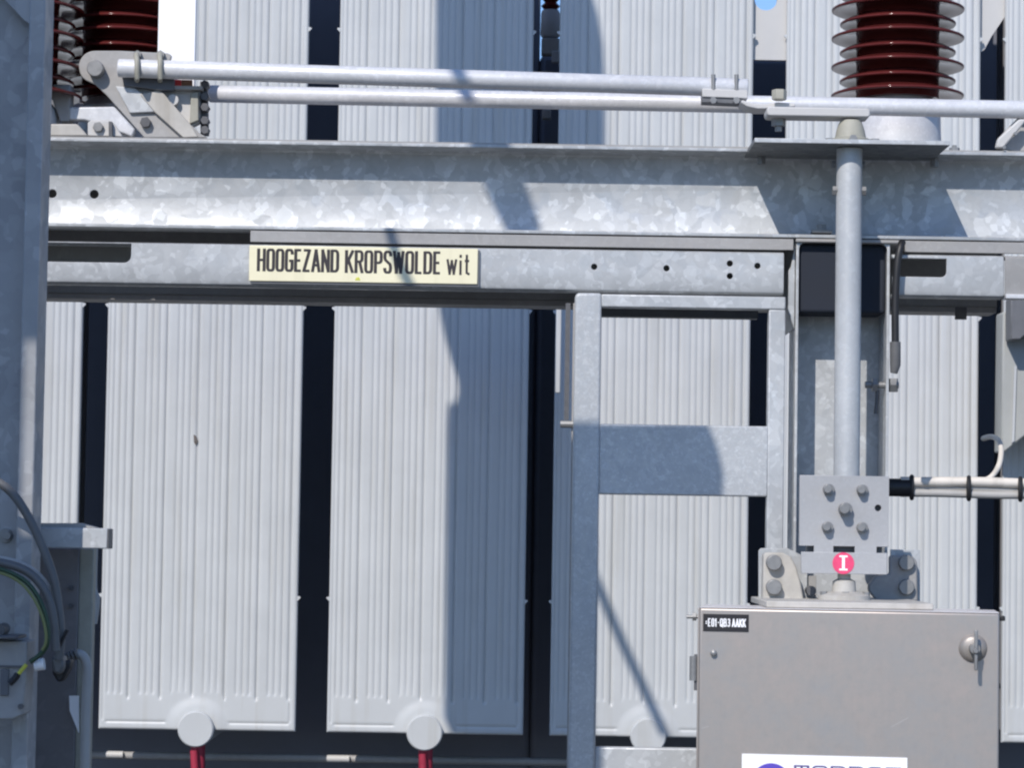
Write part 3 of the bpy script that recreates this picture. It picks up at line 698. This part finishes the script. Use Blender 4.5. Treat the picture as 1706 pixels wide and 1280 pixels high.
MB().prism([(c.x+a*u, c.z+b*u) for a, b in I_], YLp-.0018, YLp-.0013).build('lettering', 'white', stk, smooth=False)
# output shaft and flange on the cabinet
sh = thing('output_shaft', P(1406, 1005, 5.70), 'short rust streaked steel shaft rising from a round flange on the cabinet roof', 'shaft')
zc_ = Z(1003, 5.70, 1406); xs = X(1406, 5.755, 990)
MB().lathe((xs, 5.755), [(.056, zc_), (.056, zc_+.012), (.040, zc_+.018), (.026, zc_+.020), (.024, zc_+.042), (.014, zc_+.047), (.014, zc_+.058)], 36).build('flange_and_shaft', 'beige', sh)
for dx in (-.045, .045, 0):
    MB().lathe((xs+dx, 5.755-.03+abs(dx)*.3), [(.008, zc_+.012), (.008, zc_+.020)], 6).build('bolt', 'steel', sh)
# ================================================================== SIDE BRACKETS on the cabinet
def side_bracket(mirror, label):
    t = thing('mounting_bracket', P(1300 if not mirror else 1508, 1008, 5.83), label, 'bracket', 'mounting brackets on the cabinet roof')
    if not mirror:
        MB().ppx([(1264, 918), (1268, 914), (1312, 914), (1345, 930), (1345, 1012), (1264, 1012)], 5.85, .01).build('back_plate', 'galv3', t, bev=.001)
        MB().ppx([(1272, 925), (1276, 921), (1304, 921), (1318, 928), (1327, 945), (1335, 975), (1340, 1004), (1270, 1004)], 5.80, .035).build('cheek_plate', 'beige', t, bev=.004)
        bx = 1290
        MB().disc(1352, 985, 8, 5.80, .04).build('bolt', 'darksteel', t)
        MB().ppx([(1340, 960), (1360, 960), (1360, 998), (1340, 998)], 5.86, .01).build('cheek_plate', 'galvdull', t)
    else:
        MB().ppx([(1484, 916), (1533, 917), (1533, 1012), (1484, 1012)], 5.915, .01).build('back_plate', 'galv3', t, bev=.001)
        MB().ppx([(1482, 927), (1490, 925), (1522, 928), (1528, 936), (1530, 1003), (1462, 1003), (1447, 985), (1447, 975), (1458, 962), (1482, 957)], 5.888, .022).build('cheek_plate', 'galvdull', t, bev=.004)
        bx = 1511
    for by in (938, 979):
        MB().disc(bx, by, 13, 5.80-.02 if not mirror else 5.874, .03).build('bolt', 'steel', t, bev=.002)
    return t
side_bracket(False, 'pale sunlit bracket with two big bolt heads left of the red sticker')
side_bracket(True, 'shaded dark bracket with two big bolt heads right of the red sticker')
# ================================================================== CABINET
CY = 5.50
cxm = (X(1162, 5.54, 1140)+X(1668, 5.46, 1140))/2; cw = (X(1667, 5.46, 1100)-X(1162, 5.54, 1060))*1.0
CZ = Z(1018, CY, 1415)
H_ = .62
cb = thing('control_cabinet', (cxm, CY, CZ-H_), 'brushed stainless steel control cabinet with a T-handle on its door', 'cabinet')
hw = cw/2
def cxp(px, Yx=5.5, py=1140): return X(px, Yx, py)
MB().box(cxm-hw, cxm+hw, CY+.022, CY+.19, CZ-H_, CZ).build('cabinet_body', 'stainless', cb, bev=.003)
MB().box(cxm-hw+.002, cxm+hw-.002, CY+.001, CY+.188, CZ+.0001, CZ+.0018).build('roof_sheet', 'rooflight', cb)  # pale sheet carries the painted roof glare
door = MB().box(cxm-hw, cxm+hw-.001, CY, CY+.0215, CZ-H_+.002, CZ-.0005).build('door', 'stainless', cb, bev=.004, seg=3)
MB().box(cxm-hw-.004, cxm-hw-.0002, CY+.008, CY+.04, CZ-H_, CZ-.001).build('side_lip', 'stainless', cb, bev=.001)
# hinge, stub, corner gland
q0 = Z(1096, CY, 1160); q1 = Z(1137, CY, 1160)
MB().cyl((cxm-hw-.012, CY+.012, q1), (cxm-hw-.012, CY+.012, q0), .008, 16).build('hinge', 'steel', cb)
MB().box(cxm-hw-.0105, cxm-hw-.004, CY+.010, CY+.014, q1-.02, q0+.004).build('hinge_leaf', 'darksteel', cb)
qz = Z(1030, CY, 1150)
MB().cyl((cxm-hw-.028, CY+.03, qz), (cxm-hw-.004, CY+.03, qz), .004, 10).build('earth_stud', 'steel', cb)
MB().cyl((cxm-hw-.016, CY+.03, qz), (cxm-hw-.008, CY+.03, qz), .009, 6).build('nut', 'steel', cb)
MB().box(cxm+hw+.0005, cxm+hw+.012, CY+.03, CY+.06, CZ-.016, CZ-.006).build('corner_stop', 'black', cb, bev=.002)
# label plate
def onface(px): return cxm + (px-1415)*cw/505.5
def onz(py, px): return CZ-(py-(1012+(px-1162)*.0215))*CY/F*1.0
lx0, lx1 = onface(1168.5), onface(1246); lz1, lz0 = onz(1022, 1168)+.0, onz(1051, 1168)
MB().box(lx0, lx1, CY-.0015, CY-.0003, lz0, lz1).build('designation_label', 'labelblack', cb, bev=.0004)
wl = lx1-lx0
lh = lz1-lz0
stroke_text('=E01-QB3', 'label_lettering', 'white', cb, lx0+wl*.045, CY-.0016, lz0+lh*.27, wl*.55, lh*.48, .00125, .0011, gap=.75, th=.0003)
stroke_text('AAKK', 'label_lettering', 'white', cb, lx0+wl*.63, CY-.0016, lz0+lh*.27, wl*.31, lh*.48, .0014, .0011, gap=.6, th=.0003)
# rivet
rx, rz = onface(1187), onz(1088, 1187)
MB().tube([(rx, CY-.009, rz), (rx, CY-.007, rz), (rx, CY, rz)], [.003, .0062, .007], 20).build('rivet', 'steel', cb)
# T handle
hx, hz = onface(1623), onz(1080, 1623)
hd = MB().tube([(hx, CY-.010, hz), (hx, CY-.006, hz), (hx, CY-.0002, hz)], [R(15, CY), R(21, CY), R(23.5, CY)], 36).build('handle', 'rose', cb, ang=60)
MB().tube([(hx+.003, CY-.034, hz), (hx+.003, CY-.0101, hz)], [.010, .012], 20).build('spindle', 'steel', hd)
ht, hb = onz(1049, 1626)-0, onz(1115, 1626)
for dx in (.0,):
    MB().box(hx+.001, hx+.008, CY-.040, CY-.030, hb, ht).build('grip', 'steel', hd, bev=.002)
MB().tube([(hx+.004, CY-.0445, hz-.004), (hx+.004, CY-.0405, hz-.004)], [.004, .006], 12).build('set_screw', 'steel', hd)
# maker's sticker, cut by the photo edge
sx0, sx1 = onface(1237), onface(1515); sz1 = onz(1254.5, 1237)
st = MB().box(sx0, sx1, CY-.0012, CY-.0003, sz1-.10, sz1).build('maker_sticker', 'white', cb)
U5 = cw/505.5
dcx, dcz, dr = sx0+50*U5, sz1-49*U5, 34*U5
MB().prism([(dcx+dr*math.cos(k*math.pi/24), dcz+dr*math.sin(k*math.pi/24)) for k in range(48)], CY-.0018, CY-.0013).build('logo_disc', 'purple', st)
stroke_text('TORROT', 'logo_lettering', 'greyink', st, sx0+88*U5, CY-.0014, sz1-44*U5, 180*U5, 27*U5, 2.0*U5, 1.3*U5, gap=.42, th=.0003)
# scratches
for a in ((1488, 1210, 1516, 1195), (1168, 1213, 1180, 1210)):
    x0_, z0_, x1_, z1_ = onface(a[0]), onz(a[1], a[0]), onface(a[2]), onz(a[3], a[2])
    MB().prism([(x0_, z0_), (x1_, z1_), (x1_, z1_+.0008), (x0_, z0_+.0007)], CY-.0004, CY+.0002).build('scratch', 'lug', cb, smooth=False)
cb.rotation_euler.z = -math.radians(7)
# roof strip
rs = MB().box(X(1265, 5.7, 1010), X(1536, 5.7, 1010), 5.545, 5.90, CZ+.0024, Z(1004, 5.545, 1400)).build('roof_bar', 'beige', bev=.002); tag(rs, 'low worn flat bar lying on the cabinet roof under the brackets', 'bar')
# cabinet stand (below the frame)
cs = thing('cabinet_stand', (cxm, CY+.2, 0), 'galvanised stand carrying the stainless cabinet', 'stand')
for dx in (-.22, .22): MB().box(cxm+dx-.03, cxm+dx+.03, CY+.12, CY+.18, 0, CZ-H_-.002).build('leg', 'galv3', cs)
# ================================================================== CABLES right side
def smoothpath(pts, n=8):
    out = []
    for i in range(len(pts)-1):
        p0 = pts[max(i-1, 0)]; p1 = pts[i]; p2 = pts[i+1]; p3 = pts[min(i+2, len(pts)-1)]
        for k in range(n):
            t = k/n
            out.append(.5*((2*p1)+(-p0+p2)*t+(2*p0-5*p1+4*p2-p3)*t*t+(-p0+3*p1-3*p2+p3)*t**3))
    out.append(pts[-1]); return out
bc = tag(MB().tube(smoothpath([P(1503, 404, 5.90), P(1500, 412, 5.885), P(1495, 440, 5.88), P(1491.5, 500, 5.88), P(1491.5, 560, 5.88), P(1492, 612, 5.88)]), R(6.2, 5.97), 16).build('black_cable', 'black'), 'thick black cable hanging down beside the column top', 'cable')
MB().tube([P(1491.5, 570, 5.88), P(1491.5, 608, 5.88), P(1489, 622, 5.88)], [R(9, 5.96), R(9, 5.96), R(6, 5.96)], 16).build('cable_sleeve', 'cablegrey', bc)
bc2 = tag(MB().tube(smoothpath([P(1462, 650, 5.95), P(1461, 670, 5.95), P(1459, 690, 5.95)]), R(3.5, 5.95), 10).build('strap_end', 'darksteel'), 'short dark strap end hanging from the column bolt', 'strap')
YCb = 6.15
wig = lambda base, ph, amp: smoothpath([P(px_, base+(px_-1500)*.0155+amp*math.sin(px_*.03+ph), YCb) for px_ in range(1500, 1860, 24)], 4)
cbn = thing('cable_bundle', P(1600, 830, YCb), 'bundle of cream and grey cables tied with black straps right of the column', 'cables')
MB().tube(wig(802, 0, .8), R(8.2, YCb), 16).build('cable', 'cablewhite', cbn)
MB().tube([p+Vector((0, .008, 0)) for p in wig(813, 1, 1.0)], R(5.5, YCb), 12).build('cable', 'cableshade', cbn)
MB().tube(wig(822, 2, .8), R(6.5, YCb), 12).build('cable', 'cableshade', cbn)
MB().tube([P(1440, 812, YCb), P(1519, 813, YCb)], R(15, YCb), 20).build('black_sleeve', 'black', cbn)
for px_ in (1519, 1614, 1700):
    d0 = (px_-1519)*.0155
    k = MB(); pts = []
    for a in range(25):
        t = 2*math.pi*a/24
        pts.append(P(px_, 812.5+d0-18*math.cos(t), YCb-.016*math.sin(t)))
    k.tube(pts, R(4, YCb), 8).build('cable_tie', 'black', cbn)
tag(MB().tube(smoothpath([P(1628, 804, 6.17), P(1650, 796, 6.17), P(1664, 776, 6.2), P(1668, 752, 6.25), P(1664, 735, 6.3), P(1652, 728, 6.35), P(1638, 731, 6.4)]), R(4.6, 6.2), 12).build('cream_cable', 'cablewhite'), 'thin cream cable curling up from the cable bundle at the right', 'cable')
# grey housing at the right edge
gh = thing('grey_housing', P(1700, 755, 8.25), 'grey green sheet housing with slanted foot at the right edge of the photo', 'housing')
MB().ppx([(1671, 520), (1720, 500), (1900, 500), (1900, 700), (1706, 728), (1674, 754), (1668, 754)], 8.25, .12).build('housing_body', 'greygreen', gh, bev=.006)
MB().ppx([(1684, 496), (1730, 496), (1730, 560), (1706, 560), (1700, 566), (1684, 566)], 8.15, .09).build('hood', 'darkcast', gh, bev=.004)
MB().ppx([(1690, 610), (1694, 610), (1690, 735), (1686, 738)], 8.242, .01).build('fold', 'fin', gh)
rb2 = thing('edge_bracket', P(1700, 492, 5.93), 'pale shelf bracket beside the end of the slotted channel at the right edge', 'bracket')
MB().ppx([(1676, 490), (1860, 493), (1860, 500), (1676, 497)], 5.90, .05).build('shelf', 'alu', rb2, bev=.001)
# lever top right
lr = thing('slanted_lever', P(1690, 245, 5.9), 'slanted grey lever with rivets on the beam at the right edge', 'lever')
MB().ppx([(1659, 246), (1662, 232), (1678, 214), (1696, 196), (1760, 196), (1760, 252), (1690, 252)], 5.97, .01).build('rear_plate', 'galvdull', lr, bev=.002)
MB().ppx([(1659, 246), (1663, 230), (1698, 198), (1712, 198), (1672, 247)], 5.93, .02).build('lever_bar', 'lug', lr, bev=.004)
for (a_, b_) in ((1692, 222), (1673, 245)): MB().disc(a_, b_, 3, 5.922, .01).build('rivet', 'steel', lr)
# ================================================================== LEFT POST (near)
YL_ = 4.60
lp = thing('steel_post', (X(20, YL_, 640), YL_, 0), 'wide galvanised steel post standing close at the left edge', 'post')
ex = X(60.5, YL_, 640)     # right edge of front strip at mid height
MB().box(ex-.028, ex, YL_, YL_+.085, 0, EYE+1.5).build('edge_flange', 'post', lp, bev=.003)
MB().box(ex-.40, ex-.028, YL_+.05, YL_+.06, 0, EYE+1.5).build('web', 'post', lp)
MB().box(ex-.11, ex-.082, YL_+.002, YL_+.0495, Z(-10, YL_), EYE+1.5).build('rib', 'post', lp)
MB().prism([(ex-.082, EYE+1.2), (ex-.028, EYE+1.2), (ex-.028, Z(38, YL_, 60)), (ex-.040, Z(30, YL_, 60)), (ex-.075, Z(-5, YL_, 60))], YL_+.006, YL_+.014).build('gusset', 'post', lp)
MB().hexhead(11, 893, 8, YL_+.035, .02).build('bolt', 'steel', lp, bev=.001)
MB().hexhead(9, 893, 12, YL_+.045, .006, seg=20).build('washer', 'steel', lp, bev=.001)
# small lower bracket box at far left
bx_ = thing('clamp_box', P(20, 1200, 4.5), 'shaded grey clamp box with ledge at the bottom left corner', 'box')
MB().ppx([(-60, 1067), (45, 1069), (45, 1100), (38, 1192), (20, 1200), (-60, 1200)], 4.50, .08).build('box_body', 'galvdull', bx_, bev=.003)
MB().ppx([(-60, 1060), (30, 1060), (30, 1066), (-60, 1066)], 4.47, .08).build('ledge', 'darksteel', bx_, bev=.002)
MB().disc(-2, 1050, 10, 4.52, .05).build('bolt', 'darksteel', bx_)
MB().ppx([(-60, 1108), (42, 1110), (42, 1114), (-60, 1112)], 4.496, .01).build('seam', 'darksteel', bx_)
MB().ppx([(0, 1116), (14, 1116), (14, 1160), (0, 1160)], 4.494, .01).build('slot_cover', 'darkcast', bx_, bev=.001)
MB().hexhead(34, 1178, 5, 4.494, .01).build('bolt', 'darksteel', bx_)
# bracket with hollow box end
YA = 4.75
ab = thing('support_arm', P(120, 915, YA), 'short galvanised box arm sticking out behind the left post above the cables', 'bracket')
MB().bpx(40, 179, 880, 914, YA, .05, rx=120).build('arm_box', 'galv3', ab, bev=.002)
MB().bpx(179.2, 181, 881, 914, YA, .05, rx=120).build('end_cap', 'darksteel', ab)
MB().ppx([(40, 872), (130, 872), (160, 880), (40, 880)], YA+.01, .05).build('arm_lug', 'galvdull', ab)
# olive post below the arm
oc = thing('cable_post', P(125, 1280, 4.86), 'weathered grey post below the arm with cables strapped to it', 'post')
MB().box(X(48, 4.86, 1100), X(128, 4.86, 1100), 4.86, 4.90, 0, Z(914, 4.86, 120)).build('post_body', 'postbrown', oc, bev=.002)
MB().box(X(128.5, 4.865, 1100), X(152, 4.865, 1100), 4.865, 4.90, 0, Z(914, 4.86, 120)).build('side_angle', 'olive', oc, bev=.002)

for yy in (980, 1010): MB().hexhead(118, yy, 4, 4.852, .01).build('bolt', 'darksteel', oc)
# cables left
cg = 'cables looping round the left post'
def cable(pts, Y, r, mat, label, dy=None):
    q = [P(a, b, Y+(dy[i] if dy else 0)) for i, (a, b) in enumerate(pts)]
    o = MB().tube(smoothpath(q), R(r, Y), 14).build('cable', mat); tag(o, label, 'cable', cg); return o
cable([(-60, 780), (-10, 800), (20, 822), (45, 858), (68, 905), (88, 960), (97, 1010), (101, 1060), (98, 1100)], 4.52, 7.5, 'cablegrey', 'thick grey cable arching over the left post from mid height')
cable([(-60, 932), (0, 938), (40, 950), (66, 972), (82, 1002), (90, 1040), (93, 1085)], 4.50, 7.5, 'cablegrey', 'lower thick grey cable bending down beside the left post')
cable([(-60, 940), (0, 949), (38, 966), (60, 990), (74, 1020), (80, 1050), (78, 1075), (66, 1092), (50, 1104)], 4.485, 4, 'green', 'thin green earth cable looping under the grey cables')
cable([(-60, 945), (0, 955), (32, 970), (54, 994), (69, 1024), (76, 1052), (76, 1072), (70, 1084)], 4.478, 2.5, 'yellow2', 'thin olive wire running alongside the green earth cable')
cable([(-60, 926), (0, 930), (44, 943), (74, 968), (92, 1005), (100, 1045), (101, 1085)], 4.53, 3.5, 'cableshade', 'thin pale wire behind the lower grey cable')
cable([(44, 1108), (38, 1115), (31, 1123)], 4.48, 3.5, 'yellow', 'short yellow end of the earth wire at the bottom left')
cable([(30, 1124), (24, 1132), (16, 1140)], 4.48, 5.5, 'black', 'black lug on the yellow wire end at the bottom left')
cable([(104, 1116), (114, 1100), (128, 1091), (139, 1095), (145, 1112), (145, 1140), (143, 1180), (142, 1240), (141, 1330)], 4.80, 8, 'cableshade', 'pale flexible conduit running down the cable post')
cable([(160, 880), (159, 920), (158, 980), (163, 1000), (158, 1040)], 5.2, 4, 'cableshade', 'thin pale cable in the dark gap right of the cable post')
ptn = MB().ppx([(115, 1160), (131, 1160), (131, 1222), (124, 1205), (116, 1185)], 4.845, .004).build('paper_label', 'white'); tag(ptn, 'small white torn label stuck low on the cable post', 'label')
cc = thing('cable_clamp', P(98, 1140, 4.9), 'dark cable clamp gathering the cables below the left arm', 'clamp')
MB().ppx([(84, 1096), (104, 1094), (107, 1112), (100, 1126), (88, 1122)], 4.52, .05).build('clamp_body', 'cablegrey', cc, bev=.005)
MB().ppx([(92, 1104), (118, 1100), (116, 1114), (104, 1136), (96, 1138), (86, 1122)], 4.545, .04).build('clamp_jaw', 'black', cc, bev=.005)
for k_ in range(4):
    MB().tube([P(110+k_*5.5, 1098-k_*2.5, 4.79), P(113+k_*5.5, 1097-k_*2.5, 4.79)], R(9.5, 4.8), 16).build('gland_ring', 'cablegrey', cc)
MB().tube([P(58, 1109, 4.5), P(74, 1107, 4.5)], R(10, 4.5), 16).build('white_ferrule', 'white', cc)
MB().tube([P(98, 1080, 4.51), P(112, 1050, 4.51)], R(3, 4.5), 8).build('tie_tail', 'black', cc)
# ================================================================== ADDED SHADOW CASTERS outside the frame (towards the sun)
nc = thing('switch_stand', (-1.6, 3.1, 0), 'galvanised stand with boxes left of the camera', 'stand')  # added blocker, notched to leave a sunlit strip on the left post
A_ = sh_src(92, 300, 4.6, 1.5).x+.004; B_ = sh_src(35, 700, 4.6, 1.5).x; C_ = -1.335
zT_ = sh_src(50, 545, 4.6, 1.5).z; zBt = sh_src(50, 905, 4.6, 1.5).z
MB().box(-2.05, B_, 3.08, 3.14, 0, zT_+.3).build('stand_column', 'galv3', nc, bev=.01)
MB().box(-2.05, A_+.02, 3.06, 3.12, zT_, 4.3).build('upper_box', 'galv3', nc, bev=.02)
MB().box(-2.05, C_, 3.03, 3.13, 0, zBt).build('lower_box', 'galv3', nc, bev=.02)
# unseen plate on a strut, added for shadow: shades the frame's middle band and upright
T2 = 1.72
def s2(px, py): return sh_src(px, py, YR, T2)
th = thing('terminal_head', s2(960, 715), 'grey terminal head on an arm above the camera view', 'terminal')
a = s2(930, 716); b = s2(1184, 716); c_ = s2(1206, 790); d_ = s2(1203, 845); e_ = s2(1000, 850); f_ = s2(1004, 1310); g_ = s2(930, 1310)
yh = s2(1000, 716).y
pts = [(v.x, v.z) for v in (a, b, s2(1196, 745), c_, d_, e_, f_, g_)]
MB().prism(pts, yh, yh+.02).build('head_plate', 'galv3', th)
hc = s2(1080, 770)+Vector((0, .004, 0)); dn = Vector((-.42, -1, .9))
MB().cyl(hc, hc+dn*5.0, .03, 16).build('support_strut', 'galv3', th)
# unseen conductor, added for the thin shadow on rod and beam
cn = thing('bus_conductor', sh_src(868, 392, YW, 1.4), 'bare conductor with clamp rising from the terminal head', 'conductor')
k1 = sh_src(872, 380, YW, 2.0); k2 = sh_src(838, 300, YW, 2.0); k3 = sh_src(765, 122, 5.9, 1.9)
MB().tube([k1, k2], [.040, .045], 16).build('clamp', 'galv3', cn)  # unseen clamp, added for its shadow
MB().tube([k2, k3, k3+(k3-k2)*1.2], .016, 12).build('conductor', 'alu', cn)  # unseen conductor, added for its shadow
# unseen thin droppers, added for shadow (their shadows cross the sign and the third radiator)
d1 = [sh_src(850, 600, YF, 2.3), sh_src(1000, 985, YF, 2.35), sh_src(1078, 1160, YF, 2.4), sh_src(1112, 1236, YF, 2.4)]
dr_ = tag(MB().tube(smoothpath(d1), .016, 12).build('dropper_cable', 'black'), 'black dropper cable from the tall grey equipment housing', 'cable')
d2 = [sh_src(640, 360, YS, 1.5), sh_src(662, 430, YS, 1.5), sh_src(690, 490, YS, 1.5), sh_src(700, 505, YS, 1.5)]
dr2 = tag(MB().tube(smoothpath(d2), .012, 12).build('dropper_cable', 'black'), 'short black jumper cable above the name sign', 'cable')
# tidy helper properties
for o in bpy.data.objects:
    if '_base' in o: del o['_base']
